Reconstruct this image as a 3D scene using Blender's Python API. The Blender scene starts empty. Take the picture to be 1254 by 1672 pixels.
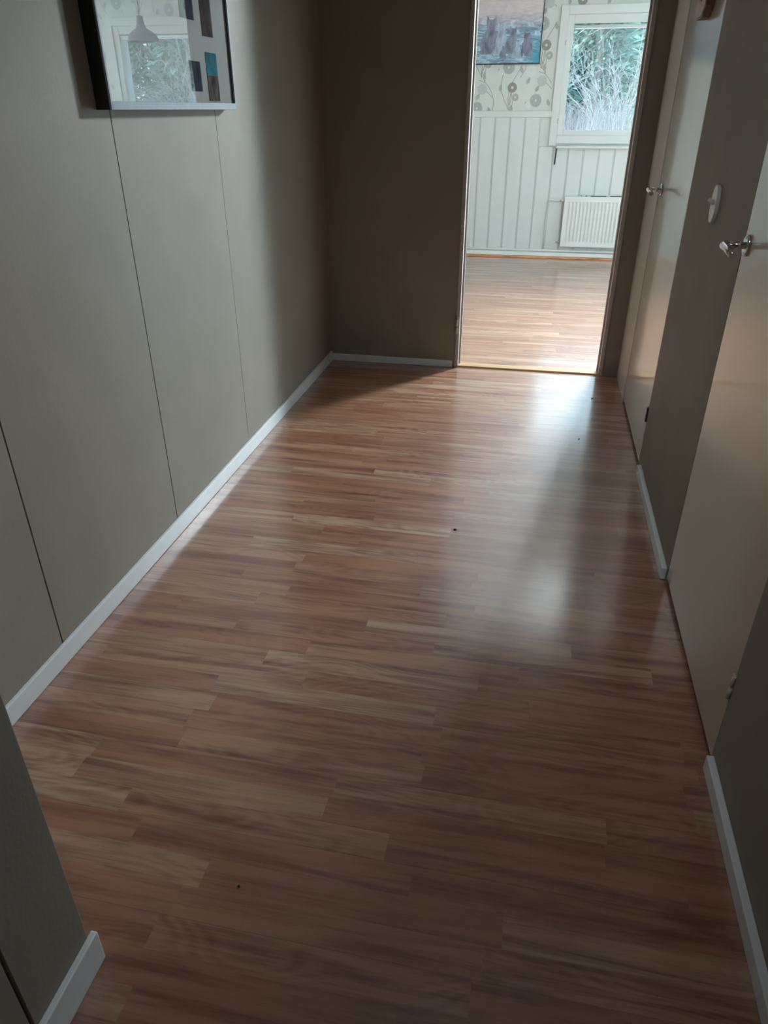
import bpy, bmesh, math, random
from mathutils import Vector, Matrix, Euler
random.seed(7)
S = bpy.context.scene
C = S.collection
PI = math.pi
# ------------------------------------------------------------------ camera, sky, exposure
H = 1.35
cd = bpy.data.cameras.new('camera'); cam = bpy.data.objects.new('camera', cd); C.objects.link(cam)
cd.sensor_fit = 'HORIZONTAL'; cd.sensor_width = 36.0; cd.lens = 36.0 * 1166.34 / 1254.0
cd.clip_start = 0.02
pi_, ya, ro = math.radians(-29.383), math.radians(11.7107), math.radians(-0.1905)
fw = Vector((-math.sin(ya)*math.cos(pi_), math.cos(ya)*math.cos(pi_), math.sin(pi_)))
rt = Vector((math.cos(ya), math.sin(ya), 0)); up = rt.cross(fw)
r2 = rt*math.cos(ro) + up*math.sin(ro); u2 = up*math.cos(ro) - rt*math.sin(ro)
cam.matrix_world = Matrix(((r2.x, u2.x, -fw.x, 0), (r2.y, u2.y, -fw.y, 0), (r2.z, u2.z, -fw.z, H), (0, 0, 0, 1)))
S.camera = cam
S.view_settings.view_transform = 'Standard'; S.view_settings.look = 'None'
S.view_settings.gamma = 1.0; S.view_settings.use_curve_mapping = False
S.view_settings.exposure = 0.0
SKY = 4.6
w = bpy.data.worlds.new('overcast_sky'); S.world = w; w.use_nodes = True
nt = w.node_tree; bg = nt.nodes['Background']
tc = nt.nodes.new('ShaderNodeTexCoord'); sp = nt.nodes.new('ShaderNodeSeparateXYZ'); cr = nt.nodes.new('ShaderNodeValToRGB')
nt.links.new(tc.outputs['Generated'], sp.inputs[0]); nt.links.new(sp.outputs['Z'], cr.inputs[0]); nt.links.new(cr.outputs[0], bg.inputs[0])
cr.color_ramp.elements[0].color = (0.80, 0.91, 1.0, 1); cr.color_ramp.elements[1].color = (0.62, 0.81, 1.0, 1); cr.color_ramp.elements[1].position = 0.6
bg.inputs[1].default_value = SKY
def portal(name, loc, rot, sx, sy):
    l = bpy.data.lights.new(name, 'AREA'); l.shape = 'RECTANGLE'; l.size = sx; l.size_y = sy
    l.cycles.is_portal = True
    o = bpy.data.objects.new(name, l); o.location = loc; o.rotation_euler = rot; C.objects.link(o)
portal('window_daylight', (1.11, 8.10, 1.585), (-PI/2, 0, 0), 2.0, 0.85)
portal('added_side_window_portal', (3.48, 6.25, 1.55), (0, PI/2, 0), 1.0, 1.5)  # sampling portal for the added side window, out of view
# added area light behind an added glazed door, brightens hall and far room
ld = bpy.data.lights.new('added_door_fill', 'AREA'); ld.shape = 'RECTANGLE'; ld.size = 0.86; ld.size_y = 2.0
ld.energy = 330.0; ld.color = (0.72, 0.89, 1.0)
lo = bpy.data.objects.new('added_door_fill', ld); lo.location = (2.87, 8.22, 1.06); lo.rotation_euler = (-PI/2, 0, 0); C.objects.link(lo)

# added unseen fill light in the far room, aimed through the doorway
lr = bpy.data.lights.new('added_room_fill', 'AREA'); lr.shape = 'RECTANGLE'; lr.size = 0.3; lr.size_y = 0.4
lr.energy = 215.0; lr.color = (0.80, 0.92, 1.0)
lp = bpy.data.objects.new('added_room_fill', lr); lp.location = (0.80, 5.8, 2.28); lp.rotation_euler = (math.radians(-62), 0, 0); C.objects.link(lp)
# dim added fill light near the hall ceiling (out of view)
lh = bpy.data.lights.new('added_hall_fill', 'AREA'); lh.shape = 'RECTANGLE'; lh.size = 0.45; lh.size_y = 0.3
lh.energy = 3.4; lh.color = (0.90, 0.96, 1.0); lh.spread = math.radians(100)
lq = bpy.data.objects.new('added_hall_fill', lh); lq.location = (0.05, 1.0, 2.40); lq.rotation_euler = (math.radians(28), 0, 0); C.objects.link(lq)

# ------------------------------------------------------------------ measured geometry (metres)
XL, XR, YF, YB, XN, YN = -1.1935, 0.512, 4.175, 8.0135, -0.6647, 0.6116
DL, DR, DH = -0.41, 0.408, 2.03           # doorway to the far room
A1, B1 = 2.966, 3.755                      # door 1 slab
A2, B2 = 1.3143, 2.0718                    # door 2 slab
WX0, WX1, WZ0, WZ1 = 0.119, 2.10, 1.174, 2.025
CEIL = 2.42
RX0, RX1 = -2.6, 3.4                       # far room

# ------------------------------------------------------------------ helpers
def mat(name, col, rough=0.6, metal=0.0, spec=0.5, noise=0.0, nscale=8.0, bump=0.0, bscale=60.0, coat=0.0, stretch=(1, 1, 1)):
    m = bpy.data.materials.new(name); m.use_nodes = True; n = m.node_tree; b = n.nodes['Principled BSDF']
    b.inputs['Base Color'].default_value = (*col, 1); b.inputs['Roughness'].default_value = rough
    b.inputs['Metallic'].default_value = metal; b.inputs['Specular IOR Level'].default_value = spec
    b.inputs['Coat Weight'].default_value = coat; b.inputs['Coat Roughness'].default_value = 0.08
    t = n.nodes.new('ShaderNodeTexCoord'); mp = n.nodes.new('ShaderNodeMapping'); mp.inputs['Scale'].default_value = stretch
    n.links.new(t.outputs['Object'], mp.inputs[0])
    if noise:
        x = n.nodes.new('ShaderNodeTexNoise'); x.inputs['Scale'].default_value = nscale; x.inputs['Detail'].default_value = 5
        r = n.nodes.new('ShaderNodeValToRGB')
        r.color_ramp.elements[0].position = 0.3; r.color_ramp.elements[1].position = 0.7
        r.color_ramp.elements[0].color = (*[c*(1-noise) for c in col], 1); r.color_ramp.elements[1].color = (*[min(1, c*(1+noise)) for c in col], 1)
        n.links.new(mp.outputs[0], x.inputs[0]); n.links.new(x.outputs[0], r.inputs[0]); n.links.new(r.outputs[0], b.inputs['Base Color'])
    if bump:
        x = n.nodes.new('ShaderNodeTexNoise'); x.inputs['Scale'].default_value = bscale; x.inputs['Detail'].default_value = 3
        k = n.nodes.new('ShaderNodeBump'); k.inputs['Strength'].default_value = bump; k.inputs['Distance'].default_value = 0.002
        n.links.new(mp.outputs[0], x.inputs[0]); n.links.new(x.outputs[0], k.inputs['Height']); n.links.new(k.outputs[0], b.inputs['Normal'])
    return m

def box(bm, x0, x1, y0, y1, z0, z1, mi=0, bev=0.0):
    vs = [bm.verts.new((x, y, z)) for x in (x0, x1) for y in (y0, y1) for z in (z0, z1)]
    fs = []
    for q in ((0, 1, 3, 2), (4, 6, 7, 5), (0, 4, 5, 1), (2, 3, 7, 6), (0, 2, 6, 4), (1, 5, 7, 3)):
        f = bm.faces.new([vs[i] for i in q]); f.material_index = mi; fs.append(f)
    if bev:
        es = list({e for f in fs for e in f.edges})
        bmesh.ops.bevel(bm, geom=es, offset=bev, segments=2, affect='EDGES', profile=0.5)
def frame_of(axis):
    a = Vector(axis).normalized(); t = Vector((0, 0, 1)) if abs(a.z) < .9 else Vector((1, 0, 0))
    u = t.cross(a).normalized(); return a, u, a.cross(u)
def tube(bm, pts, r, seg=12, mi=0, cap=True):
    pts = [Vector(p) for p in pts]; rs = r if isinstance(r, (list, tuple)) else [r]*len(pts)
    rings = []
    pu = None
    for i, p in enumerate(pts):
        d = (pts[min(i+1, len(pts)-1)] - pts[max(i-1, 0)])
        a, u, v = frame_of(d)
        if pu is not None:
            u = (pu - a*pu.dot(a)).normalized(); v = a.cross(u)
        pu = u
        rings.append([bm.verts.new(p + (u*math.cos(2*PI*k/seg) + v*math.sin(2*PI*k/seg))*rs[i]) for k in range(seg)])
    for a, b in zip(rings, rings[1:]):
        for k in range(seg):
            f = bm.faces.new((a[k], a[(k+1) % seg], b[(k+1) % seg], b[k])); f.smooth = True; f.material_index = mi
    if cap:
        for rg in (rings[0][::-1], rings[-1]):
            f = bm.faces.new(rg); f.material_index = mi
def prism(bm, poly, fn, d0, d1, mi=0, bev=0.0):
    """poly: 2D outline, fn(u, v, d) -> 3D"""
    a = [bm.verts.new(fn(u, v, d0)) for u, v in poly]; b = [bm.verts.new(fn(u, v, d1)) for u, v in poly]
    fs = [bm.faces.new(a), bm.faces.new(b[::-1])]
    n = len(poly)
    for i in range(n): fs.append(bm.faces.new((a[i], b[i], b[(i+1) % n], a[(i+1) % n])))
    for f in fs: f.material_index = mi
    if bev:
        es = list(set(fs[0].edges) | set(fs[1].edges))
        bmesh.ops.bevel(bm, geom=es, offset=bev, segments=3, affect='EDGES', profile=0.5)
def obj(name, bm, mats, parent=None, origin=None, label=None, cat=None, group=None, kind=None, recalc=True):
    if recalc: bmesh.ops.recalc_face_normals(bm, faces=bm.faces[:])
    o0 = Vector(origin) if origin is not None else None
    if o0 is None:
        if bm.verts:
            xs = [v.co for v in bm.verts]
            o0 = Vector(((min(c.x for c in xs)+max(c.x for c in xs))/2, (min(c.y for c in xs)+max(c.y for c in xs))/2, min(c.z for c in xs)))
        else: o0 = Vector()
    bmesh.ops.translate(bm, verts=bm.verts[:], vec=-o0)
    me = bpy.data.meshes.new(name); bm.to_mesh(me); bm.free()
    for m in (mats if isinstance(mats, (list, tuple)) else [mats]): me.materials.append(m)
    o = bpy.data.objects.new(name, me); C.objects.link(o)
    if parent is None: o.location = o0
    else:
        o.parent = parent; q = parent; wl = Vector()
        while q is not None: wl += q.location; q = q.parent
        o.location = o0 - wl
    for k, v in (('label', label), ('category', cat), ('group', group), ('kind', kind)):
        if v: o[k] = v
    return o
def empty(name, loc, label, cat, group=None):
    o = bpy.data.objects.new(name, None); C.objects.link(o); o.location = loc; o.empty_display_size = 0.05
    o['label'] = label; o['category'] = cat
    if group: o['group'] = group
    return o
NB = bmesh.new
def struct(name, bm, mats, parent=None, **k): return obj(name, bm, mats, parent, kind=None if parent else 'structure', **k)

# ------------------------------------------------------------------ materials
M_board = mat('taupe_board', (0.300, 0.267, 0.221), 0.62, noise=0.05, nscale=5, bump=0.15, bscale=120, spec=0.15)
M_groove = mat('dark_groove', (0.03, 0.028, 0.025), 0.8)
M_white = mat('white_trim_paint', (0.76, 0.80, 0.81), 0.35, noise=0.02, nscale=20)
M_door = mat('cream_door_lacquer', (0.60, 0.54, 0.45), 0.20, spec=0.6, noise=0.02, nscale=3, coat=0.4)
M_jamb = mat('greyish_jamb_paint', (0.50, 0.45, 0.41), 0.4, noise=0.05, nscale=15)
M_strip = mat('beige_panel_paint', (0.47, 0.42, 0.36), 0.4, noise=0.04, nscale=6)
M_ceiling = mat('ceiling_white', (0.7, 0.69, 0.66), 0.8, bump=0.2, bscale=90)
M_wains = mat('white_wainscot', (0.62, 0.635, 0.625), 0.4, noise=0.015, nscale=6)
M_gl = mat('wainscot_groove', (0.42, 0.43, 0.42), 0.6)
M_paper = mat('cream_wallpaper', (0.60, 0.625, 0.595), 0.7, noise=0.02, nscale=12)
M_pd = mat('print_dark_grey', (0.25, 0.25, 0.23), 0.6, noise=0.25, nscale=90)
M_pm = mat('print_mid_grey', (0.36, 0.38, 0.37), 0.6, noise=0.12, nscale=60)
M_pl = mat('print_light_grey', (0.47, 0.49, 0.48), 0.6, noise=0.06, nscale=60)
M_pp = mat('print_pale_grey', (0.64, 0.665, 0.645), 0.6)
M_ps = mat('print_stem', (0.2, 0.2, 0.18), 0.6)
M_chrome = mat('satin_chrome', (0.60, 0.60, 0.60), 0.16, metal=1.0)
M_blackm = mat('black_metal', (0.02, 0.02, 0.02), 0.4)
M_alu = mat('aluminium_frame', (0.30, 0.35, 0.38), 0.6, spec=0.15, noise=0.04, nscale=40)
M_blackp = mat('black_frame_side', (0.012, 0.012, 0.013), 0.5)
M_matb = mat('white_mount_card', (0.46, 0.46, 0.44), 0.9, spec=0.1)
M_oak = mat('oak_threshold', (0.50, 0.33, 0.17), 0.4, noise=0.2, nscale=30, stretch=(0.1, 1, 1))
M_orange = mat('reddish_wood_strip', (0.55, 0.22, 0.09), 0.5, noise=0.35, nscale=14, stretch=(0.5, 1, 1))
M_rad = mat('radiator_enamel', (0.70, 0.71, 0.69), 0.3)
M_steel = mat('valve_metal', (0.6, 0.58, 0.55), 0.3, metal=0.9)
M_black = mat('black_strap', (0.015, 0.015, 0.015), 0.6)
M_crumb = mat('dark_crumb', (0.03, 0.022, 0.018), 0.9, noise=0.3, nscale=200)
M_switch = mat('aged_white_switch', (0.62, 0.60, 0.56), 0.3)
M_lamp = mat('grey_lamp_enamel', (0.13, 0.15, 0.18), 0.4, noise=0.03)
M_hinge = mat('painted_hinge', (0.52, 0.46, 0.39), 0.4, metal=0.1)
M_blind = mat('white_blind', (0.80, 0.86, 0.86), 0.6)

def floor_material():
    m = bpy.data.materials.new('strip_laminate'); m.use_nodes = True; n = m.node_tree; L = n.links.new; N = n.nodes.new
    b = n.nodes['Principled BSDF']
    def math_(op, a, bb=None, c=None):
        x = N('ShaderNodeMath'); x.operation = op
        for i, v in enumerate((a, bb, c)):
            if v is None: continue
            if isinstance(v, (int, float)): x.inputs[i].default_value = v
            else: L(v, x.inputs[i])
        return x.outputs[0]
    t = N('ShaderNodeTexCoord'); s = N('ShaderNodeSeparateXYZ'); L(t.outputs['Object'], s.inputs[0])
    X, Y = s.outputs['X'], s.outputs['Y']
    yy = math_('DIVIDE', math_('ADD', Y, 10.01), 0.065)
    row = math_('FLOOR', yy); fy = math_('FRACT', yy)
    wn = N('ShaderNodeTexWhiteNoise'); wn.noise_dimensions = '1D'; L(row, wn.inputs['W'])
    xx = math_('DIVIDE', math_('ADD', X, math_('ADD', math_('MULTIPLY', wn.outputs['Value'], 3.7), 20.0)), 0.60)
    col = math_('FLOOR', xx); fx = math_('FRACT', xx)
    cv = N('ShaderNodeCombineXYZ'); L(row, cv.inputs[0]); L(col, cv.inputs[1])
    wb = N('ShaderNodeTexWhiteNoise'); wb.noise_dimensions = '3D'; L(cv.outputs[0], wb.inputs['Vector'])
    sep = N('ShaderNodeSeparateColor'); L(wb.outputs['Color'], sep.inputs[0])
    # block base tone
    tone = N('ShaderNodeValToRGB'); e = tone.color_ramp.elements
    e[0].position = 0.0; e[0].color = (0.27, 0.115, 0.062, 1)
    e[1].position = 1.0; e[1].color = (0.38, 0.24, 0.155, 1)
    e.new(0.35).color = (0.30, 0.140, 0.078, 1); e.new(0.75).color = (0.33, 0.178, 0.105, 1)
    L(sep.outputs[0], tone.inputs[0])
    # long grain, shifted per block
    g = N('ShaderNodeCombineXYZ')
    L(math_('ADD', math_('MULTIPLY', X, 1.3), math_('MULTIPLY', sep.outputs[1], 1.4)), g.inputs[0])
    L(math_('ADD', math_('MULTIPLY', Y, 17.0), math_('MULTIPLY', sep.outputs[2], 1.0)), g.inputs[1])
    n1 = N('ShaderNodeTexNoise'); n1.inputs['Scale'].default_value = 1.6; n1.inputs['Detail'].default_value = 6; n1.inputs['Roughness'].default_value = 0.62
    n1.inputs['Distortion'].default_value = 0.5
    L(g.outputs[0], n1.inputs[0])
    g2 = N('ShaderNodeCombineXYZ')
    L(math_('ADD', math_('MULTIPLY', X, 5.0), math_('MULTIPLY', sep.outputs[2], 17.0)), g2.inputs[0]); L(math_('MULTIPLY', Y, 210.0), g2.inputs[1])
    n2 = N('ShaderNodeTexNoise'); n2.inputs['Scale'].default_value = 1.0; n2.inputs['Detail'].default_value = 4; L(g2.outputs[0], n2.inputs[0])
    # cathedral rings: contour bands of a smooth field
    g3 = N('ShaderNodeCombineXYZ')
    L(math_('ADD', math_('MULTIPLY', X, 2.2), math_('MULTIPLY', sep.outputs[1], 91.0)), g3.inputs[0])
    L(math_('ADD', math_('MULTIPLY', Y, 9.0), math_('MULTIPLY', sep.outputs[2], 71.0)), g3.inputs[1])
    n3 = N('ShaderNodeTexNoise'); n3.inputs['Scale'].default_value = 1.0; n3.inputs['Detail'].default_value = 1.0; L(g3.outputs[0], n3.inputs[0])
    rings = math_('SINE', math_('MULTIPLY', n3.outputs[0], 95.0))
    ringm = math_('MULTIPLY', math_('MULTIPLY', rings, 0.5), math_('GREATER_THAN', sep.outputs[1], 0.45))
    f = math_('ADD', math_('ADD', math_('MULTIPLY', math_('SUBTRACT', n1.outputs[0], 0.5), 3.2), math_('MULTIPLY', math_('SUBTRACT', n2.outputs[0], 0.5), 0.75)), math_('MULTIPLY', ringm, 0.22))
    mul = math_('ADD', f, 1.0)
    red = N('ShaderNodeMix'); red.data_type = 'RGBA'; red.inputs['A'].default_value = (0.20, 0.060, 0.028, 1)
    ad = N('ShaderNodeClamp'); L(math_('ADD', math_('MULTIPLY', f, 1.1), 0.78), ad.inputs[0]); L(ad.outputs[0], red.inputs['Factor'])
    L(tone.outputs[0], red.inputs['B'])
    vm = N('ShaderNodeVectorMath'); vm.operation = 'SCALE'; L(red.outputs['Result'], vm.inputs[0]); L(math_('ADD', math_('MULTIPLY', f, 0.5), 1.08), vm.inputs['Scale'])
    # board joints every 4 strips
    by = math_('FRACT', math_('DIVIDE', yy, 3.0))
    j = math_('LESS_THAN', by, 0.008)
    boardrow = math_('FLOOR', math_('DIVIDE', yy, 3.0))
    bw = N('ShaderNodeTexWhiteNoise'); bw.noise_dimensions = '1D'; L(boardrow, bw.inputs['W'])
    bx = math_('FRACT', math_('DIVIDE', math_('ADD', X, math_('ADD', math_('MULTIPLY', bw.outputs['Value'], 5.0), 20.0)), 1.2))
    j2 = math_('LESS_THAN', bx, 0.0013)
    jj = math_('MAXIMUM', j, math_('MULTIPLY', j2, 0.4))
    dark = N('ShaderNodeMix'); dark.data_type = 'RGBA'; L(math_('MULTIPLY', jj, 0.45), dark.inputs['Factor']); L(vm.outputs[0], dark.inputs['A']); dark.inputs['B'].default_value = (0.06, 0.03, 0.02, 1)
    L(dark.outputs['Result'], b.inputs['Base Color'])
    ra = math_('ADD', 0.38, math_('MULTIPLY', n1.outputs[0], 0.05))
    L(ra, b.inputs['Roughness']); b.inputs['Specular IOR Level'].default_value = 0.75; b.inputs['Coat Weight'].default_value = 1.0; b.inputs['Coat Roughness'].default_value = 0.17; b.inputs['Coat IOR'].default_value = 1.85
    bp = N('ShaderNodeBump'); bp.inputs['Strength'].default_value = 0.5; bp.inputs['Distance'].default_value = 0.0006
    hgt = math_('SUBTRACT', math_('MULTIPLY', n2.outputs[0], 0.12), jj)
    L(hgt, bp.inputs['Height'])
    # each board lies at a very slightly different tilt
    L(bp.outputs[0], b.inputs['Normal'])
    return m
M_floor = floor_material()

def glass_material(name, refl, tint, wavy=0.0):
    m = bpy.data.materials.new(name); m.use_nodes = True; n = m.node_tree; n.nodes.clear(); L = n.links.new; N = n.nodes.new
    out = N('ShaderNodeOutputMaterial'); mx = N('ShaderNodeMixShader'); tr = N('ShaderNodeBsdfTransparent'); gl = N('ShaderNodeBsdfGlossy')
    tr.inputs[0].default_value = (*tint, 1); gl.inputs['Roughness'].default_value = 0.0; gl.inputs[0].default_value = (1, 1, 1, 1)
    fr = N('ShaderNodeFresnel'); ge = N('ShaderNodeNewGeometry'); io = N('ShaderNodeMapRange')
    io.inputs['To Min'].default_value = refl; io.inputs['To Max'].default_value = 1.0/refl   # same reflectance from either face
    L(ge.outputs['Backfacing'], io.inputs['Value']); L(io.outputs[0], fr.inputs['IOR'])
    L(fr.outputs[0], mx.inputs[0]); L(tr.outputs[0], mx.inputs[1]); L(gl.outputs[0], mx.inputs[2]); L(mx.outputs[0], out.inputs[0])
    if wavy:
        t = N('ShaderNodeTexCoord'); x = N('ShaderNodeTexNoise'); x.inputs['Scale'].default_value = 5.0; x.inputs['Detail'].default_value = 0.0
        k = N('ShaderNodeBump'); k.inputs['Strength'].default_value = wavy; k.inputs['Distance'].default_value = 0.004
        L(t.outputs['Object'], x.inputs[0]); L(x.outputs[0], k.inputs['Height']); L(k.outputs[0], gl.inputs['Normal'])
    return m
M_glass = glass_material('window_glass', 1.45, (0.86, 0.92, 0.92))
M_acryl = glass_material('picture_acrylic', 3.2, (0.97, 0.97, 0.97), 0.05)

# ------------------------------------------------------------------ the setting
bm = NB(); box(bm, -2.6, 3.4, -2.6, 8.2, -0.12, 0.0)
struct('floor', bm, M_floor, origin=(0, 0, 0))
bm = NB(); box(bm, -2.75, 3.6, -2.75, 8.2, CEIL, CEIL+0.1)
struct('ceiling', bm, M_ceiling)
# left wall boards with open seams over a dark backing
bm = NB()
SE = [YN, 1.343, 2.056, 2.773, YF]
wd = [0.0055, 0.0050, 0.0030]
for i in range(4):
    y0 = SE[i] + (wd[i-1]/2 if i else 0); y1 = SE[i+1] - (wd[i]/2 if i < 3 else 0)
    box(bm, XL-0.012, XL, y0, y1, 0, CEIL, 0, 0.0)
box(bm, XL-0.10, XL-0.012, YN, YF, 0, CEIL, 1)
struct('wall_left', bm, [M_board, M_groove], origin=(XL, 2.4, 0))
# nearer wall that stands further into the hall
bm = NB()
box(bm, XL-0.1, XN-0.012, -2.6, YN, 0, CEIL, 1)
box(bm, XN-0.012, XN, 0.463, YN, 0, CEIL, 0, 0.002); box(bm, XN-0.012, XN, -0.4, 0.457, 0, CEIL, 0)
box(bm, XN-0.012, XN, -2.6, -0.406, 0, CEIL, 0)
box(bm, XL, XN-0.012, YN, YN+0.001, 0, CEIL, 0)
struct('wall_near_left', bm, [M_board, M_groove], origin=(XN, 0, 0))
# end wall with the doorway
bm = NB()
box(bm, RX0-0.1, DL-0.02, YF, YF+0.10, 0, CEIL); box(bm, DR+0.02, RX1+0.1, YF, YF+0.10, 0, CEIL); box(bm, DL-0.02, DR+0.02, YF, YF+0.10, DH+0.02, CEIL)
struct('wall_far', bm, M_board, origin=(0, YF, 0))
# right wall with two flush doors
bm = NB()
T = 0.10
def rw(y0, y1, z0=0, z1=CEIL, mi=0): box(bm, XR, XR+T, y0, y1, z0, z1, mi)
g = 0.005
rw(-2.6, A2-g); rw(B2+g, A1-g); rw(A2-g, B2+g, 2.04, CEIL); rw(A1-g, B1+g, 2.04, CEIL)
rw(B1+g, YF, 0, CEIL, 1)
struct('wall_right', bm, [M_board, M_strip], origin=(XR, 1.0, 0))
bm = NB(); box(bm, XL-0.1, XR+0.1, -2.7, -2.6, 0, CEIL); struct('wall_behind', bm, M_board)

# baseboards
def baseboard(name, x0, x1, y0, y1, h):
    bm = NB(); box(bm, x0, x1, y0, y1, 0.0005, h, 0, 0.0025); struct(name, bm, M_white)
baseboard('baseboard_left', XL+0.0005, XL+0.0125, YN+0.002, YF-0.013, 0.060)
baseboard('baseboard_far', XL+0.0005, -0.443, YF-0.0125, YF-0.0005, 0.042)
baseboard('baseboard_near_left', XN+0.0005, XN+0.0135, -2.0, 0.622, 0.080)
baseboard('baseboard_right', XR-0.018, XR-0.0005, B2+0.012, A1-0.085, 0.044)
baseboard('baseboard_near_right', XR-0.018, XR-0.0005, -2.0, A2-0.020, 0.044)

# doorway frame
bm = NB()
J = 0.020
box(bm, DL-J, DL, YF-0.006, YF+0.106, 0, DH, 0, 0.0015); box(bm, DR, DR+J, YF-0.006, YF+0.106, 0, DH, 0, 0.0015)
box(bm, DL-J, DR+J, YF-0.006, YF+0.106, DH, DH+J, 0, 0.0015)
box(bm, DL, DL+0.010, YF+0.045, YF+0.060, 0, DH, 0, 0.001); box(bm, DR-0.010, DR, YF+0.045, YF+0.060, 0, DH, 0, 0.001)
tr1 = struct('trim_1', bm, M_jamb, origin=(0, YF, 0))
bm = NB()
for z0, z1 in ((0.204, 0.243), (0.247, 0.286)):
    tube(bm, [(DL-0.016, YF-0.013, z0), (DL-0.016, YF-0.013, z1)], 0.0075, 14)
box(bm, DL-0.016, DL-0.002, YF-0.009, YF-0.006, 0.204, 0.300, 0, 0.001)
tube(bm, [(DL-0.012, YF-0.011, 0.286), (DL-0.012, YF-0.011, 0.305)], [0.006, 0.003], 12)
obj('hinge', bm, M_hinge, tr1, label='painted steel lift off hinge barrel')
bm = NB()
prism(bm, [(YF-0.004, 0.0005), (YF+0.002, 0.010), (YF+0.055, 0.012), (YF+0.062, 0.0005)], lambda u, v, d: (d, u, v), DL+0.001, DR-0.001)
struct('trim_2', bm, M_oak)

# ------------------------------------------------------------------ doors of the right wall
def lever_handle(door, yc, zc):
    # rosette against the slab, neck, lever reaching back towards the hinge side
    bm = NB()
    tube(bm, [(XR-0.0005, yc, zc), (XR-0.045, yc, zc)], 0.0085, 16)
    pts = []
    for k in range(6):
        a = k/5*PI/2; pts.append((XR-0.045-0.013*math.sin(a), yc-0.013*(1-math.cos(a)), zc))
    pts += [(XR-0.058, yc-0.05, zc-0.001), (XR-0.058, yc-0.09, zc-0.004), (XR-0.056, yc-0.112, zc-0.008)]
    rs = [0.0085, 0.010, 0.011, 0.0115, 0.0115, 0.011, 0.0095, 0.0095, 0.0085]
    tube(bm, pts, rs, 16)
    h = obj('door_handle', bm, M_chrome, door, origin=(XR, yc, zc), label='chrome lever handle')
    bm = NB()
    tube(bm, [(XR-0.0005, yc, zc), (XR-0.005, yc, zc), (XR-0.008, yc, zc)], [0.026, 0.026, 0.022], 28)
    for dz in (-0.018, 0.018):
        tube(bm, [(XR-0.005, yc, zc+dz), (XR-0.009, yc, zc+dz)], 0.003, 10)
    obj('rosette', bm, M_chrome, h)
def flush_door(name, y0, y1, hy, hz, hm):
    bm = NB(); box(bm, XR+0.0005, XR+0.040, y0, y1, 0.017, 2.035, 0, 0.0015)
    d = struct(name, bm, M_door, origin=(XR, y1, 0))
    d['label'] = None; del d['label']
    lever_handle(d, hy, hz)
    bm = NB()
    tube(bm, [(XR-0.0035, y0-0.002, 0.206), (XR-0.0035, y0-0.002, 0.238)], 0.0045, 12)
    tube(bm, [(XR-0.0035, y0-0.002, 0.240), (XR-0.0035, y0-0.002, 0.268)], 0.0042, 12)
    box(bm, XR-0.0035, XR-0.0002, y0+0.000, y0+0.010, 0.205, 0.268)
    obj('hinge', bm, hm, d, label='dark hinge barrel' if hm == M_blackm else None)
    # rebate frame behind the gap
    bm = NB()
    box(bm, XR+0.040, XR+0.099, y0-0.0045, y0+0.02, 0, 2.038); box(bm, XR+0.040, XR+0.099, y1-0.02, y1+0.0045, 0, 2.038); box(bm, XR+0.040, XR+0.099, y0+0.02, y1-0.02, 2.018, 2.038)
    box(bm, XR+0.012, XR+0.099, y0, y1, 0.0005, 0.010)
    obj('rebate_frame', bm, M_groove, d)
    return d
flush_door('door_1', A1, B1, 3.66, 1.036, M_blackm)
flush_door('door_2', A2, B2, 2.030, 1.051, M_door)

# oval wall switch
sw = empty('light_switch', (XR, 2.483, 1.045), 'oval off-white switch plate with a small toggle on the wall between the two doors', 'light switch')
bm = NB()
prism(bm, [(2.483+0.036*math.cos(a*PI/24), 1.099+0.054*math.sin(a*PI/24)) for a in range(48)], lambda u, v, d: (d, u, v), XR-0.0005, XR-0.011, 0, 0.003)
obj('plate', bm, M_switch, sw)
bm = NB(); tube(bm, [(XR-0.010, 2.483, 1.103), (XR-0.019, 2.483, 1.108), (XR-0.026, 2.483, 1.112)], [0.0075, 0.006, 0.0045], 12)
obj('toggle', bm, M_switch, sw)

# small wooden sign on the first door
M_wood = mat('brown_plaque_wood', (0.16, 0.075, 0.040), 0.5, noise=0.3, nscale=25)
M_wface = mat('tan_plaque_face', (0.52, 0.38, 0.29), 0.45, noise=0.15, nscale=18)
pq = empty('wooden_plaque', (XR, 3.27, 1.63), 'small tan wooden plaque with dark brown edges hung high on the door beside the doorway', 'plaque')
D = lambda u, v, d: (d, u, v)
po = [(3.17, 1.80), (3.17, 1.662), (3.215, 1.630), (3.32, 1.630), (3.365, 1.662), (3.365, 1.80), (3.32, 1.83), (3.215, 1.83)]
bm = NB(); prism(bm, po, D, XR-0.001, XR-0.028, 0, 0.002); obj('backing', bm, M_wood, pq)
bm = NB(); prism(bm, [((u-3.2675)*0.94+3.2675, (v-1.73)*0.94+1.73) for u, v in po], D, XR-0.028, XR-0.031); obj('face', bm, M_wface, pq)
bm = NB(); prism(bm, [(3.2675+0.04*math.cos(a*PI/10), 1.715+0.034*math.sin(a*PI/10)) for a in range(20)], D, XR-0.031, XR-0.034, 0, 0.001); obj('ornament', bm, M_wood, pq)

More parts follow.
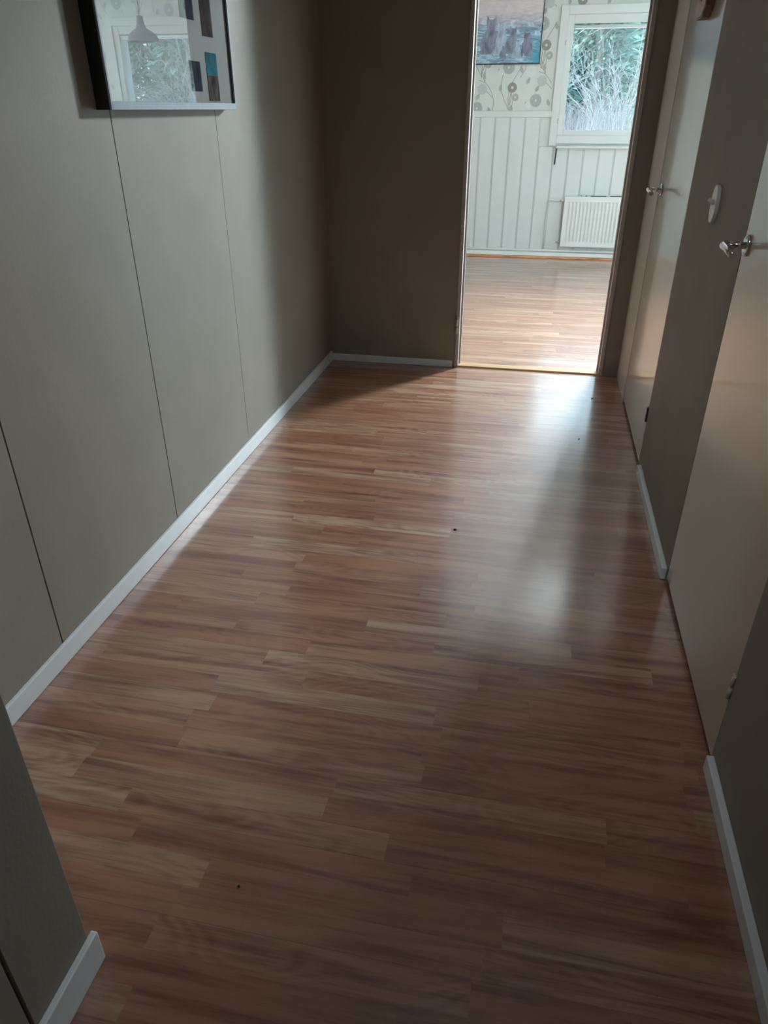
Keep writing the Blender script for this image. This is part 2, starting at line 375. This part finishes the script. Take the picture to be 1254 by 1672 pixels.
# ------------------------------------------------------------------ picture frame on the left wall
FX = XL+0.042; F0, F1, G0, G1 = 1.990, 2.870, 1.352, 2.00
fr = empty('picture_frame', (XL, (F0+F1)/2, G0), 'deep black-sided photo collage frame with silver edge hung on the left wall boards', 'picture frame')
bm = NB()
t_ = 0.012
for a in ((F0, F0+t_, G0, G1), (F1-t_, F1, G0, G1), (F0+t_, F1-t_, G0, G0+t_), (F0+t_, F1-t_, G1-t_, G1)):
    box(bm, XL+0.001, FX-0.002, *a)
obj('box_frame', bm, M_blackp, fr, label='black deep box sides')
bm = NB()
box(bm, FX-0.002, FX+0.004, F0, F0+0.008, G0, G1, 0, 0.001); box(bm, FX-0.002, FX+0.004, F1-0.008, F1, G0, G1, 0, 0.001)
box(bm, FX-0.002, FX+0.004, F0+0.008, F1-0.008, G0, G0+0.020, 0, 0.001); box(bm, FX-0.002, FX+0.004, F0+0.008, F1-0.008, G1-0.02, G1, 0, 0.001)
obj('front_edge', bm, M_alu, fr, label='silver front edge')
bm = NB(); box(bm, FX-0.010, FX-0.006, F0+t_, F1-t_, G0+t_, G1-t_); obj('mount_card', bm, M_matb, fr)
M_ph = [mat('dark_photo', (0.02, 0.045, 0.07), 0.9, spec=0.05, noise=0.6, nscale=30), mat('blue_photo', (0.03, 0.20, 0.26), 0.9, spec=0.05, noise=0.5, nscale=20),
        mat('grey_photo', (0.05, 0.05, 0.048), 0.9, spec=0.05, noise=0.9, nscale=28, stretch=(1, 1, 0.35)), mat('grass_photo', (0.09, 0.085, 0.08), 0.9, spec=0.05, noise=0.95, nscale=60, stretch=(1, 1, 0.4))]
def photo(y0, y1, z0, z1, m):
    bm = NB(); box(bm, FX-0.0058, FX-0.0045, y0, y1, z0, z1); return obj('photograph', bm, m, fr)
photo(2.525, 2.605, 1.405, 1.490, M_ph[0])
photo(2.655, 2.745, 1.455, 1.520, M_ph[1]); photo(2.655, 2.745, 1.378, 1.454, M_ph[3])
photo(2.650, 2.735, 1.565, 1.70, M_ph[2]); photo(2.495, 2.595, 1.602, 1.70, M_ph[0])
bm = NB(); v = [bm.verts.new((FX-0.0025, y, z)) for y, z in ((F0+0.006, G0+0.006), (F1-0.006, G0+0.006), (F1-0.006, G1-0.006), (F0+0.006, G1-0.006))]
bm.faces.new(v)
obj('acrylic_pane', bm, M_acryl, fr, recalc=False, label='glossy wavy clear front')

# ------------------------------------------------------------------ far room shell
bm = NB()
for s in ((RX0-0.1, WX0-0.001, 0, CEIL), (WX1+0.001, 2.42, 0, CEIL), (3.32, RX1+0.1, 0, CEIL), (2.42, 3.32, 2.10, CEIL), (WX0-0.001, WX1+0.001, 0, WZ0-0.03), (WX0-0.001, WX1+0.001, WZ1+0.02, CEIL)):
    box(bm, s[0], s[1], YB, YB+0.15, s[2], s[3], 0)
# tongue-and-groove wainscot: boards with a fine double line at each joint
ZR0, ZR1 = 1.283, 1.338
GX = -0.6835; gp = 0.1458
k0 = int((RX0-GX)/gp)-1
for k in range(k0, 30):
    x0 = GX + gp*k; x1 = x0 + gp
    if x1 > 2.34: break
    xa = max(x0+0.006, RX0)
    top = ZR0
    if x1 > 0.0 and x0 < 2.2: top = 1.03
    if x1 <= RX0: continue
    box(bm, xa, x1-0.006, YB-0.010, YB, 0.05, top, 1, 0.0015)
    box(bm, x1-0.0035, x1+0.0035, YB-0.008, YB, 0.05, top, 1, 0.001)
    box(bm, x1-0.006, x1+0.006, YB-0.002, YB, 0.05, top, 2)
for x0, x1 in ((RX0, 0.0), (2.2, 2.34)):
    box(bm, x0, x1, YB-0.022, YB, ZR0, ZR1, 1, 0.003)
# printed wallpaper motif
def w2(x, z, e=0.0008): return (x, YB-e, z)
def okp(x, z): return z > ZR1+0.002 and z < CEIL-0.01 and not (-0.03 < x < 2.23 and 1.02 < z < 2.19) and RX0 < x < RX1
def disc(x, z, r, mi, e, hole=0.0, hmi=0):
    if not okp(x, z) : return
    pts = [(x+r*math.cos(a*PI/14), max(ZR1+0.001, z+r*math.sin(a*PI/14))) for a in range(28)]
    f = bm.faces.new([bm.verts.new(w2(p[0], p[1], e)) for p in pts]); f.material_index = mi
    if hole:
        f = bm.faces.new([bm.verts.new(w2(x+hole*math.cos(a*PI/4), z+hole*math.sin(a*PI/4), e+0.0003)) for a in range(8)]); f.material_index = hmi
def stem(ps, wd=0.0042):
    for (xa, za), (xb, zb) in zip(ps, ps[1:]):
        if not (okp(xa, za) and okp(xb, zb)): continue
        d = Vector((xb-xa, zb-za)); nn = Vector((-d.y, d.x)).normalized()*wd/2
        f = bm.faces.new([bm.verts.new(w2(*q)) for q in ((xa+nn.x, za+nn.y), (xa-nn.x, za-nn.y), (xb-nn.x, zb-nn.y), (xb+nn.x, zb+nn.y))]); f.material_index = 7
def leaf(x, z, ang, L_=0.066, W_=0.016, mi=4):
    if not okp(x, z): return
    c, s = math.cos(ang), math.sin(ang); out = []
    for a, b in ((-.5, 0), (-.2, .5), (.15, .45), (.5, 0), (.15, -.45), (-.2, -.5)):
        out.append((x+a*L_*c-b*W_*2*s, max(ZR1+.001, z+a*L_*s+b*W_*2*c)))
    f = bm.faces.new([bm.verts.new(w2(p[0], p[1], 0.0011)) for p in out]); f.material_index = mi
CIR = [(-.396, 1.531, .043, 3, .012), (-.362, 1.450, .032, 4, .009), (-.441, 1.695, .054, 4, .011), (-.51, 1.658, .028, 6, .007), (-.23, 1.664, .047, 6, .011), (-.122, 1.583, .045, 5, 0)]
LEA = [(-.507, 1.529, 1.5), (-.25, 1.587, 1.1), (-.161, 1.521, 1.0), (-.111, 1.692, 1.6), (-.047, 1.406, 1.9), (-.248, 1.388, 2.1)]
STE = [[(-.162, 1.66), (-.099, 1.639), (-.060, 1.60), (-.037, 1.567), (-.018, 1.525), (-.012, 1.496), (-.008, 1.45), (-.013, 1.405), (-.053, 1.338)],
       [(-.099, 1.639), (-.135, 1.727), (-.122, 1.824)], [(-.099, 1.639), (-.105, 1.70), (-.10, 1.76)], [(-.17, 1.60), (-.11, 1.585), (-.06, 1.55), (-.03, 1.52)],
       [(-.316, 1.711), (-.4, 1.573)], [(-.417, 1.345), (-.472, 1.438), (-.498, 1.505), (-.499, 1.601), (-.49, 1.64)], [(-.417, 1.345), (-.43, 1.432), (-.423, 1.505)], [(-.412, 1.383), (-.399, 1.444), (-.40, 1.50)]]
for i in range(-8, 9):
    for j in range(-3, 4):
        ox, oz = i*0.559 + j*0.284, i*0.064 + j*0.336
        oz -= 0.0
        if abs(oz) > 1.2: continue
        for x, z, r, m_, hl in CIR: disc(x+ox, z+oz, r, m_, 0.0014, hl, 0)
        for x, z, a in LEA: leaf(x+ox, z+oz, a)
        for s in STE: stem([(x+ox, z+oz) for x, z in s])
struct('wall_window', bm, [M_paper, M_wains, M_gl, M_pd, M_pm, M_pl, M_pp, M_ps], origin=(0, YB, 0))
bm = NB(); box(bm, RX0-0.1, RX0, YF+0.1, YB, 0, CEIL); struct('wall_room_left', bm, M_paper)
SY0, SY1, SZ0, SZ1 = 5.5, 7.0, 1.05, 2.05
bm = NB(); box(bm, RX1, RX1+0.15, YF+0.1, SY0, 0, CEIL); box(bm, RX1, RX1+0.15, SY1, YB, 0, CEIL); box(bm, RX1, RX1+0.15, SY0, SY1, 0, SZ0); box(bm, RX1, RX1+0.15, SY0, SY1, SZ1, CEIL)
struct('wall_room_right', bm, M_paper)
# walls closing the hall's sides behind the doors
bm = NB(); box(bm, RX0, DL-0.05, YF+0.101, YF+0.11, 0, CEIL); box(bm, DR+0.05, RX1, YF+0.101, YF+0.11, 0, CEIL)
struct('wall_room_near', bm, M_paper)

bm = NB(); box(bm, RX0, 2.34, YB-0.030, YB-0.0005, 0.014, 0.052, 0, 0.003); struct('baseboard_window', bm, M_white)
bm = NB(); box(bm, RX0, 2.34, YB-0.085, YB-0.001, 0.0003, 0.0135, 0, 0.002); struct('trim_3', bm, M_orange)

# window_1: casing, sash, glass, sill
def window_frame(name, horizontal, a0, a1, z0, z1, wall, sgn, casing, m):
    """flat casing round the hole and a sash inside; a runs along the wall, d towards the outside"""
    def P(u, v, d): return (u, wall+d*sgn, v) if horizontal else (wall+d*sgn, u, v)
    def bx(bm, ua, ub, va, vb, da, db, bev=0.002):
        p, q = P(ua, va, da), P(ub, vb, db)
        box(bm, min(p[0], q[0]), max(p[0], q[0]), min(p[1], q[1]), max(p[1], q[1]), min(p[2], q[2]), max(p[2], q[2]), 0, bev)
    bm = NB(); c = casing
    bx(bm, a0-c, a0-0.055, z0-0.135, z1+0.14, -0.022, 0.0); bx(bm, a1+0.055, a1+c, z0-0.135, z1+0.14, -0.022, 0.0)
    bx(bm, a0-0.055, a1+0.055, z1+0.07, z1+0.14, -0.022, 0.0); bx(bm, a0-0.055, a1+0.055, z0-0.115, z0-0.045, -0.022, 0.0)
    fr_ = struct(name, bm, m)
    bm = NB()
    bx(bm, a0-0.055, a0, z0-0.045, z1+0.07, -0.008, -0.0005, 0.003); bx(bm, a1, a1+0.055, z0-0.045, z1+0.07, -0.008, -0.0005, 0.003)
    bx(bm, a0, a1, z1, z1+0.07, -0.008, -0.0005, 0.003); bx(bm, a0, a1, z0-0.045, z0, -0.008, -0.0005, 0.003)
    obj('window_sash', bm, m, fr_)
    bm = NB(); bx(bm, a0-0.002, a1+0.002, z0-0.02, z1+0.012, 0.04, 0.044, 0); obj('window_pane', bm, M_glass, fr_)
    return fr_
w1 = window_frame('window_1', True, WX0, WX1, WZ0, WZ1, YB, 1, 0.125, M_wains)
bm = NB(); box(bm, WX0-0.05, WX1+0.05, YB-0.060, YB-0.0005, 1.018, 1.040, 0, 0.004); obj('window_sill', bm, M_wains, w1)
bm = NB()
for z in (1.25, 1.88): tube(bm, [(WX0-0.056, YB-0.027, z-0.02), (WX0-0.056, YB-0.027, z+0.02)], 0.006, 10)
obj('window_hinge', bm, M_wains, w1)
window_frame('added_window_2', False, SY0, SY1, SZ0, SZ1, RX1, 1, 0.10, M_wains)  # unseen side window, added to let more sky light into the far room

# glazed door added beside the window, out of view, for the light behind it
bm = NB()
for a in ((2.345, 2.42, 0, 2.175), (3.32, 3.395, 0, 2.175), (2.42, 3.32, 2.10, 2.175)): box(bm, a[0], a[1], YB-0.018, YB-0.0005, a[2], a[3], 0, 0.002)
for a in ((2.421, 2.48, 0.015, 2.099), (3.26, 3.319, 0.015, 2.099), (2.48, 3.26, 2.03, 2.099), (2.48, 3.26, 0.015, 0.10)): box(bm, a[0], a[1], YB+0.02, YB+0.06, a[2], a[3], 0, 0.002)
d3 = struct('added_door_3', bm, M_wains)
bm = NB(); box(bm, 2.479, 3.261, YB+0.038, YB+0.042, 0.099, 2.031); obj('door_pane', bm, M_glass, d3)

# roller blind rolled up at the head of the window
rb = empty('roller_blind', (1.1, YB+0.02, 1.985), 'white blind drawn up to the head of the far window', 'blind')
bm = NB(); tube(bm, [(WX0+0.004, YB+0.018, 2.004), (WX1-0.004, YB+0.018, 2.004)], 0.013, 14); obj('roller', bm, M_blind, rb)
bm = NB(); box(bm, WX0+0.006, WX1-0.006, YB+0.006, YB+0.012, 1.983, 1.992, 0, 0.001); obj('bottom_rail', bm, M_blind, rb)

# strap hanging under the sill
bm = NB()
prism(bm, [(0.064, 0.878), (0.070, 0.872), (0.077, 0.878), (0.082, 1.017), (0.069, 1.017)], lambda u, v, d: (u, d, v), YB-0.0225, YB-0.0155, 0, 0.001)
obj('strap', bm, M_black, label='black strap hanging from the left end of the far window sill', cat='strap')

# ------------------------------------------------------------------ radiator
RL, RR, RZ0, RZ1 = 0.206, 1.60, 0.122, 0.590
RY0, RY1 = YB-0.075, YB-0.035
ra = empty('radiator', ((RL+RR)/2, (RY0+RY1)/2, RZ0), 'white ribbed panel radiator on the far wall below the window', 'radiator')
bm = NB()
cols = []
n = 38; pitch = (RR-RL-0.05)/n
prof = [(RL, RY1), (RL, RY0), (RL+0.024, RY0)]
for k in range(n):
    x = RL+0.025+k*pitch
    prof += [(x+pitch*0.12, RY0), (x+pitch*0.30, RY0+0.010), (x+pitch*0.62, RY0+0.010), (x+pitch*0.82, RY0)]
prof += [(RR-0.024, RY0), (RR, RY0), (RR, RY1)]
zs = [(RZ0, 0), (RZ0+0.035, 0), (RZ0+0.052, 1), (RZ1-0.060, 1), (RZ1-0.043, 0), (RZ1, 0)]
grid = [[bm.verts.new((x, (y if not (RY0 < y < RY1) else (y if fl else RY0)), z)) for x, y in prof] for z, fl in zs]
for a, b in zip(grid, grid[1:]):
    for i in range(len(prof)-1): bm.faces.new((a[i], a[i+1], b[i+1], b[i]))
obj('front_panel', bm, M_rad, ra)
bm = NB(); box(bm, RL, RR, RY0+0.002, RY1+0.004, RZ1-0.001, RZ1+0.003, 0, 0.001); box(bm, RL+0.003, RR-0.003, RY1-0.008, RY1+0.004, RZ0+0.002, RZ1-0.002)
obj('back_panel', bm, M_rad, ra)
for xx in (RL+0.15, RR-0.15):
    bm = NB(); box(bm, xx-0.015, xx+0.015, RY1+0.004, YB-0.0105, 0.20, 0.52, 0, 0.001); obj('bracket', bm, M_rad, ra)
bm = NB(); tube(bm, [(RL-0.002, RY0+0.02, 0.552), (RL-0.024, RY0+0.02, 0.552)], 0.010, 14); tube(bm, [(RL-0.020, RY0+0.02, 0.560), (RL-0.020, RY0-0.004, 0.560)], [0.012, 0.013], 14)
tube(bm, [(RL-0.024, RY0+0.02, 0.552), (RL-0.046, RY0+0.02, 0.552)], 0.0075, 14)
obj('valve', bm, M_steel, ra, label='metal valve')
bm = NB(); tube(bm, [(RL+0.006, RY0+0.02, 0.160), (RL-0.045, RY0+0.02, 0.160)], [0.008, 0.0075], 12)
obj('valve', bm, M_steel, ra, label='metal valve')
# heating pipe
bm = NB()
PYp = YB-0.040
tube(bm, [(RL-0.046, RY0+0.02, 0.552), (0.075, RY0+0.02, 0.556), (0.050, RY0+0.022, 0.553), (0.042, PYp+0.012, 0.535), (0.042, PYp+0.012, 0.30), (0.042, PYp+0.012, 0.085)], 0.0065, 12)
obj('heating_pipe', bm, M_rad, label='thin white pipe rising left of the radiator to its upper valve', cat='pipe')
bm = NB()
tube(bm, [(RL-0.045, RY0+0.02, 0.160), (0.12, RY0+0.02, 0.160), (0.105, RY0+0.021, 0.155), (0.098, RY0+0.022, 0.14), (0.098, RY0+0.022, 0.101), (0.098, RY0+0.022, 0.096)], 0.0065, 12)
obj('heating_pipe', bm, M_rad, label='short white pipe from the lower radiator valve down to the horizontal pipe', cat='pipe')
bm = NB(); tube(bm, [(RX0+0.02, PYp, 0.072), (2.33, PYp, 0.072)], 0.0085, 12)
obj('heating_pipe', bm, M_rad, label='long horizontal white pipe running just above the far baseboard', cat='pipe')
# cable lying along the radiator
ca = empty('cable', (0.6, RY0+0.022, RZ1+0.003), 'dark cable with pale connectors lying along the top of the radiator', 'cable')
bm = NB()
pts = [(0.36, RY0+0.02, RZ1+0.008)] + [(0.36+0.04*i, RY0+0.022+0.004*math.sin(i*1.7), RZ1+0.0075) for i in range(1, 20)]
tube(bm, pts, 0.004, 8); obj('cord', bm, M_blackm, ca)
for xx in (0.385, 0.435, 0.62):
    bm = NB(); box(bm, xx-0.018, xx+0.018, RY0+0.008, RY0+0.030, RZ1+0.0035, RZ1+0.016, 0, 0.003); obj('connector', bm, M_switch, ca)

# ------------------------------------------------------------------ painting in the far room
PX0, PX1, PZ0, PZ1 = -1.02, -0.160, 1.718, 2.33
def art_material():
    m = bpy.data.materials.new('misty_canvas'); m.use_nodes = True; n = m.node_tree; L = n.links.new; N = n.nodes.new; b = n.nodes['Principled BSDF']
    b.inputs['Roughness'].default_value = 0.6
    t = N('ShaderNodeTexCoord'); mp = N('ShaderNodeMapping'); mp.inputs['Rotation'].default_value = (0, -0.7, 0); mp.inputs['Scale'].default_value = (4, 1, 14)
    L(t.outputs['Object'], mp.inputs[0])
    x = N('ShaderNodeTexNoise'); x.inputs['Scale'].default_value = 2.6; x.inputs['Detail'].default_value = 8; x.inputs['Distortion'].default_value = 1.2; L(mp.outputs[0], x.inputs[0])
    r = N('ShaderNodeValToRGB'); e = r.color_ramp.elements; e[0].position = 0.28; e[0].color = (0.07, 0.14, 0.22, 1); e[1].position = 0.72; e[1].color = (0.55, 0.70, 0.76, 1)
    e.new(0.45).color = (0.20, 0.27, 0.36, 1); e.new(0.56).color = (0.30, 0.44, 0.54, 1); L(x.outputs[0], r.inputs[0])
    s = N('ShaderNodeSeparateXYZ'); L(t.outputs['Object'], s.inputs[0])
    def ramp(inp, a, b_, va=0, vb=1):
        q = N('ShaderNodeMapRange'); q.inputs['From Min'].default_value = a; q.inputs['From Max'].default_value = b_; q.inputs['To Min'].default_value = va; q.inputs['To Max'].default_value = vb
        L(inp, q.inputs['Value']); return q.outputs[0]
    m1 = N('ShaderNodeMix'); m1.data_type = 'RGBA'; L(ramp(s.outputs['Z'], 0.27, 0.42, 0, 0.8), m1.inputs['Factor']); L(r.outputs[0], m1.inputs['A']); m1.inputs['B'].default_value = (0.70, 0.56, 0.55, 1)
    # teal bottom right
    mu = N('ShaderNodeMath'); mu.operation = 'MULTIPLY'; L(ramp(s.outputs['X'], 0.27, 0.43), mu.inputs[0]); L(ramp(s.outputs['Z'], 0.30, 0.06), mu.inputs[1])
    m2 = N('ShaderNodeMix'); m2.data_type = 'RGBA'; L(mu.outputs[0], m2.inputs['Factor']); L(m1.outputs['Result'], m2.inputs['A']); m2.inputs['B'].default_value = (0.02, 0.30, 0.42, 1)
    L(m2.outputs['Result'], b.inputs['Base Color']); return m
M_art = art_material()
pa = empty('painting', ((PX0+PX1)/2, YB-0.02, PZ0), 'misty blue and pink picture of grey animals in a black edge hung over the wainscot', 'painting')
bm = NB(); box(bm, PX0+0.006, PX1-0.006, YB-0.030, YB-0.002, PZ0+0.006, PZ1-0.006); obj('canvas', bm, M_art, pa, origin=((PX0+PX1)/2, YB-0.02, PZ0))
bm = NB()
for a in ((PX0, PX0+0.007, PZ0, PZ1), (PX1-0.007, PX1, PZ0, PZ1), (PX0, PX1, PZ0, PZ0+0.009), (PX0, PX1, PZ1-0.009, PZ1)): box(bm, a[0], a[1], YB-0.033, YB-0.002, a[2], a[3])
obj('edge', bm, M_blackp, pa, label='black edge')
M_f1 = mat('painted_fur_grey', (0.20, 0.23, 0.29), 0.7, noise=0.6, nscale=22, stretch=(1, 1, .4)); M_f2 = mat('painted_fur_pale', (0.36, 0.43, 0.52), 0.7, noise=0.5, nscale=22, stretch=(1, 1, .4)); M_f3 = mat('painted_fur_mauve', (0.20, 0.205, 0.27), 0.7, noise=0.6, nscale=22, stretch=(1, 1, .4))
FIGD = [0]
def figure(cx, cz, s, m, flip=1):
    FIGD[0] += 1; dd = YB-0.0304-0.0003*FIGD[0]
    """seated pointed-eared animal as a flat painted shape"""
    out = [(-.30, 0), (-.34, .25), (-.26, .50), (-.14, .66), (-.17, .80), (-.16, 1.0), (-.08, .90), (.04, .90), (.12, 1.0), (.13, .80), (.09, .66), (.16, .48), (.20, .22), (.24, 0), (.10, 0), (.08, .15), (.02, 0)]
    bm = NB(); f = bm.faces.new([bm.verts.new((cx+flip*u*s, dd, cz+v*s)) for u, v in out]); 
    obj('animal_figure', bm, m, pa, origin=(cx, dd, cz), recalc=False)
figure(-0.62, 1.80, 0.30, M_f3); figure(-0.535, 1.79, 0.26, M_f2, -1); figure(-0.42, 1.80, 0.22, M_f1); figure(-0.30, 1.78, 0.20, M_f3, -1); figure(-0.50, 1.765, 0.11, M_f1); figure(-0.37, 1.77, 0.14, M_f2)

# ------------------------------------------------------------------ pendant lamp (seen mirrored in the picture frame)
PX, PY = 1.467, 7.30
pl = empty('pendant_lamp', (PX, PY, 1.906), 'grey bell-shaped pendant lamp hanging in the far room, mirrored in the picture frame', 'lamp')
bm = NB()
pr = [(0.122, 1.830), (0.120, 1.850), (0.105, 1.880), (0.075, 1.902), (0.045, 1.920), (0.032, 1.945), (0.026, 1.985), (0.024, 2.000), (0.008, 2.004)]
inn = [(0.006, 1.996), (0.020, 1.985), (0.028, 1.945), (0.041, 1.918), (0.072, 1.898), (0.101, 1.876), (0.115, 1.848), (0.118, 1.830)]
rings = [[bm.verts.new((PX+r*math.cos(2*PI*k/36), PY+r*math.sin(2*PI*k/36), z)) for k in range(36)] for r, z in [(r*1.159, 1.906+(z-1.830)*1.159) for r, z in pr+inn]]
for a, b in zip(rings, rings[1:]):
    for k in range(36):
        f = bm.faces.new((a[k], a[(k+1) % 36], b[(k+1) % 36], b[k])); f.smooth = True
obj('lamp_shade', bm, M_lamp, pl)
bm = NB(); tube(bm, [(PX, PY, 2.10), (PX, PY, CEIL-0.03)], 0.003, 8); obj('cord', bm, M_blackm, pl)
bm = NB(); tube(bm, [(PX, PY, CEIL-0.04), (PX, PY, CEIL-0.0005)], [0.03, 0.045], 20); obj('ceiling_rose', bm, M_lamp, pl)
bm = NB(); tube(bm, [(PX, PY, 2.085), (PX, PY, 2.05), (PX, PY, 2.02), (PX, PY, 1.99), (PX, PY, 1.967)], [0.013, 0.014, 0.022, 0.026, 0.010], 18); obj('bulb', bm, mat('frosted_bulb', (0.8, 0.8, 0.78), 0.4), pl)

# ------------------------------------------------------------------ debris on the floor
def crumb(x, y, s, label):
    bm = NB(); bmesh.ops.create_icosphere(bm, subdivisions=2, radius=s)
    rr = random.Random(int(x*1000)+5)
    for v in bm.verts: v.co = Vector((v.co.x*1.5*rr.uniform(.7, 1.2), v.co.y*rr.uniform(.7, 1.2), v.co.z*0.6*rr.uniform(.8, 1.1)))
    mz = min(v.co.z for v in bm.verts); bmesh.ops.translate(bm, verts=bm.verts[:], vec=(x, y, -mz+0.0001))
    obj('floor_crumb', bm, M_crumb, label=label, cat='crumb', group='dark crumbs on the laminate floor')
crumb(-0.203, 2.268, 0.0042, 'largest dark crumb lying mid-floor, halfway along the hall')
crumb(0.357, 3.776, 0.0040, 'dark crumb on the bright floor close to the threshold')
crumb(0.27, 3.21, 0.0032, 'tiny dark crumb in the window reflection, the second crumb from the threshold')
crumb(-0.464, 0.799, 0.0020, 'tiny dark speck on the floor near the protruding left wall')

# ------------------------------------------------------------------ outside
M_ground = mat('dry_meadow', (0.4, 0.36, 0.33), 0.9, noise=0.25, nscale=3)
def gz(x, y): return -0.35 + max(0, y-9.5)*0.085 + 0.08*math.sin(x*0.9+y*0.5)
bm = NB()
nx, ny = 30, 26; vv = []
for j in range(ny+1):
    vv.append([bm.verts.new((-14+34*i/nx, 8.35+26*j/ny, gz(-14+34*i/nx, 8.35+26*j/ny))) for i in range(nx+1)])
for j in range(ny):
    for i in range(nx): f = bm.faces.new((vv[j][i], vv[j][i+1], vv[j+1][i+1], vv[j+1][i])); f.smooth = True
obj('ground', bm, M_ground, kind='structure', origin=(0, 8.35, 0))
def leafmat(name, a, b):
    m = mat(name, a, 0.7); n = m.node_tree; L = n.links.new
    g_ = n.nodes.new('ShaderNodeNewGeometry'); r = n.nodes.new('ShaderNodeValToRGB'); r.color_ramp.elements[0].color = (*a, 1); r.color_ramp.elements[1].color = (*b, 1)
    L(g_.outputs['Random Per Island'], r.inputs[0]); L(r.outputs[0], n.nodes['Principled BSDF'].inputs['Base Color']); return m
M_need = leafmat('teal_needles', (0.08, 0.20, 0.17), (0.38, 0.58, 0.50))
M_bark = mat('grey_bark', (0.35, 0.30, 0.27), 0.9, noise=0.3, nscale=10)
M_twig = leafmat('pale_twigs', (0.30, 0.28, 0.27), (0.70, 0.68, 0.66))
M_reed = leafmat('pale_dry_grass', (0.24, 0.21, 0.20), (0.60, 0.55, 0.53))
def blade(bm, p, d, L_, w_, rr):
    d = d.normalized(); s = d.cross(Vector((rr.uniform(-1, 1), rr.uniform(-1, 1), rr.uniform(-1, 1)))).normalized()*w_/2
    a = [bm.verts.new(p-s), bm.verts.new(p+s), bm.verts.new(p+d*L_*0.6+s*0.8), bm.verts.new(p+d*L_), bm.verts.new(p+d*L_*0.6-s*0.8)]
    bm.faces.new(a)
def conifer(h, seed):
    rr = random.Random(seed); bm = NB()
    for _ in range(6000):
        t = rr.random()**0.8; r = (1-t)*h*0.30*math.sqrt(rr.uniform(0.15, 1)); a = rr.uniform(0, 2*PI)
        p = Vector((r*math.cos(a), r*math.sin(a), 0.04*h + t*0.96*h))
        blade(bm, p, Vector((math.cos(a), math.sin(a), rr.uniform(-.6, .5))), rr.uniform(.12, .34), rr.uniform(.04, .09), rr)
    tb = NB(); tube(tb, [(0, 0, 0), (0, 0, h*0.5), (0, 0, h*0.92)], [h*0.022, h*0.014, 0.01], 8)
    return bm, tb
fol, tru = conifer(4.6, 3)
t0 = empty('evergreen_tree', (0, 0, 0), 'x', 'tree', 'evergreen trees beyond the meadow')
f0 = obj('foliage', fol, M_need, t0, origin=(0, 0, 0), recalc=False); k0_ = obj('trunk', tru, M_bark, t0, origin=(0, 0, 0))
spots = [(-0.6, 22.5, 1.0), (1.0, 21.5, 1.08), (2.6, 23.0, 1.15), (4.2, 21.8, 1.0), (5.9, 22.8, 1.1), (7.6, 21.6, 1.05), (9.2, 22.6, 1.12), (0.2, 24.5, 1.2), (3.4, 25.0, 1.25), (6.8, 25.0, 1.2), (10.4, 24.4, 1.2), (12.0, 22.5, 1.1), (-1.8, 24.8, 1.2), (1.8, 26.4, 1.3), (5.1, 26.6, 1.3), (8.6, 26.2, 1.3), (-0.2, 26.8, 1.3)]
for i, (x, y, s) in enumerate(spots):
    if i == 0: r_ = t0
    else:
        r_ = t0.copy(); C.objects.link(r_)
        for ch in (f0, k0_): c_ = ch.copy(); c_.parent = r_; C.objects.link(c_)
    r_.location = (x, y, gz(x, y)-0.02); r_.scale = (s, s, s); r_.rotation_euler = (0, 0, i*1.3)
    r_['label'] = 'blue-green evergreen tree standing in the belt of trees outside the far window'
def bare_shrub(seed, h):
    rr = random.Random(seed); bm = NB()
    for _ in range(70):
        a = rr.uniform(0, 2*PI); p = Vector((rr.uniform(-.15, .15), rr.uniform(-.15, .15), 0)); d = Vector((math.cos(a)*rr.uniform(.1, .8), math.sin(a)*rr.uniform(.1, .8), 1)).normalized()
        pts = [p.copy()]; L_ = rr.uniform(.6, 1)*h/6
        for k in range(6):
            d = (d + Vector((rr.uniform(-.25, .25), rr.uniform(-.25, .25), rr.uniform(-.22, .05)))).normalized(); p = p + d*L_; pts.append(p.copy())
            if k > 1:
                for q in range(2):
                    e = (d + Vector((rr.uniform(-1, 1), rr.uniform(-1, 1), rr.uniform(-.3, .5)))).normalized()
                    tube(bm, [p, p+e*L_*0.5, p+e*L_*0.9+Vector((0, 0, -.04))], [.006, .0045, .002], 3, cap=False)
        tube(bm, pts, [.011, .009, .008, .006, .005, .004, .002], 4, cap=False)
    return bm
b0 = obj('bare_shrub', bare_shrub(5, 2.9), M_twig, origin=(0, 0, 0), recalc=False, label='x', cat='shrub', group='leafless shrubs in the meadow')
for i, (x, y, s) in enumerate([(1.35, 18.4, 1.0), (3.7, 18.0, 1.0), (6.1, 18.3, 1.0), (8.6, 18.2, 1.0), (-0.9, 18.3, 1.0)]):
    o = b0 if i == 0 else b0.copy()
    if i: C.objects.link(o)
    o.location = (x, y, gz(x, y)-0.02); o.scale = (s, s, s); o.rotation_euler = (0, 0, i*0.9)
    o['label'] = 'leafless pale-twigged shrub in front of the evergreens outside the far window'
bm = NB(); rr = random.Random(11)
for _ in range(15000):
    y = rr.uniform(10.5, 20.5); x = rr.uniform(-1.5, 1.0 + (y-8)*0.75); p = Vector((x, y, gz(x, y)-0.02))
    blade(bm, p, Vector((rr.uniform(-.3, .3), rr.uniform(-.3, .3), 1)), min(rr.uniform(.5, 1.45), 1.35+rr.uniform(0, .35)-p.z), rr.uniform(.008, .02), rr)
obj('meadow_grass', bm, M_reed, origin=(0, 14, 0), recalc=False, kind='stuff', label='tall pale dry grass covering the meadow outside the far window', cat='grass')
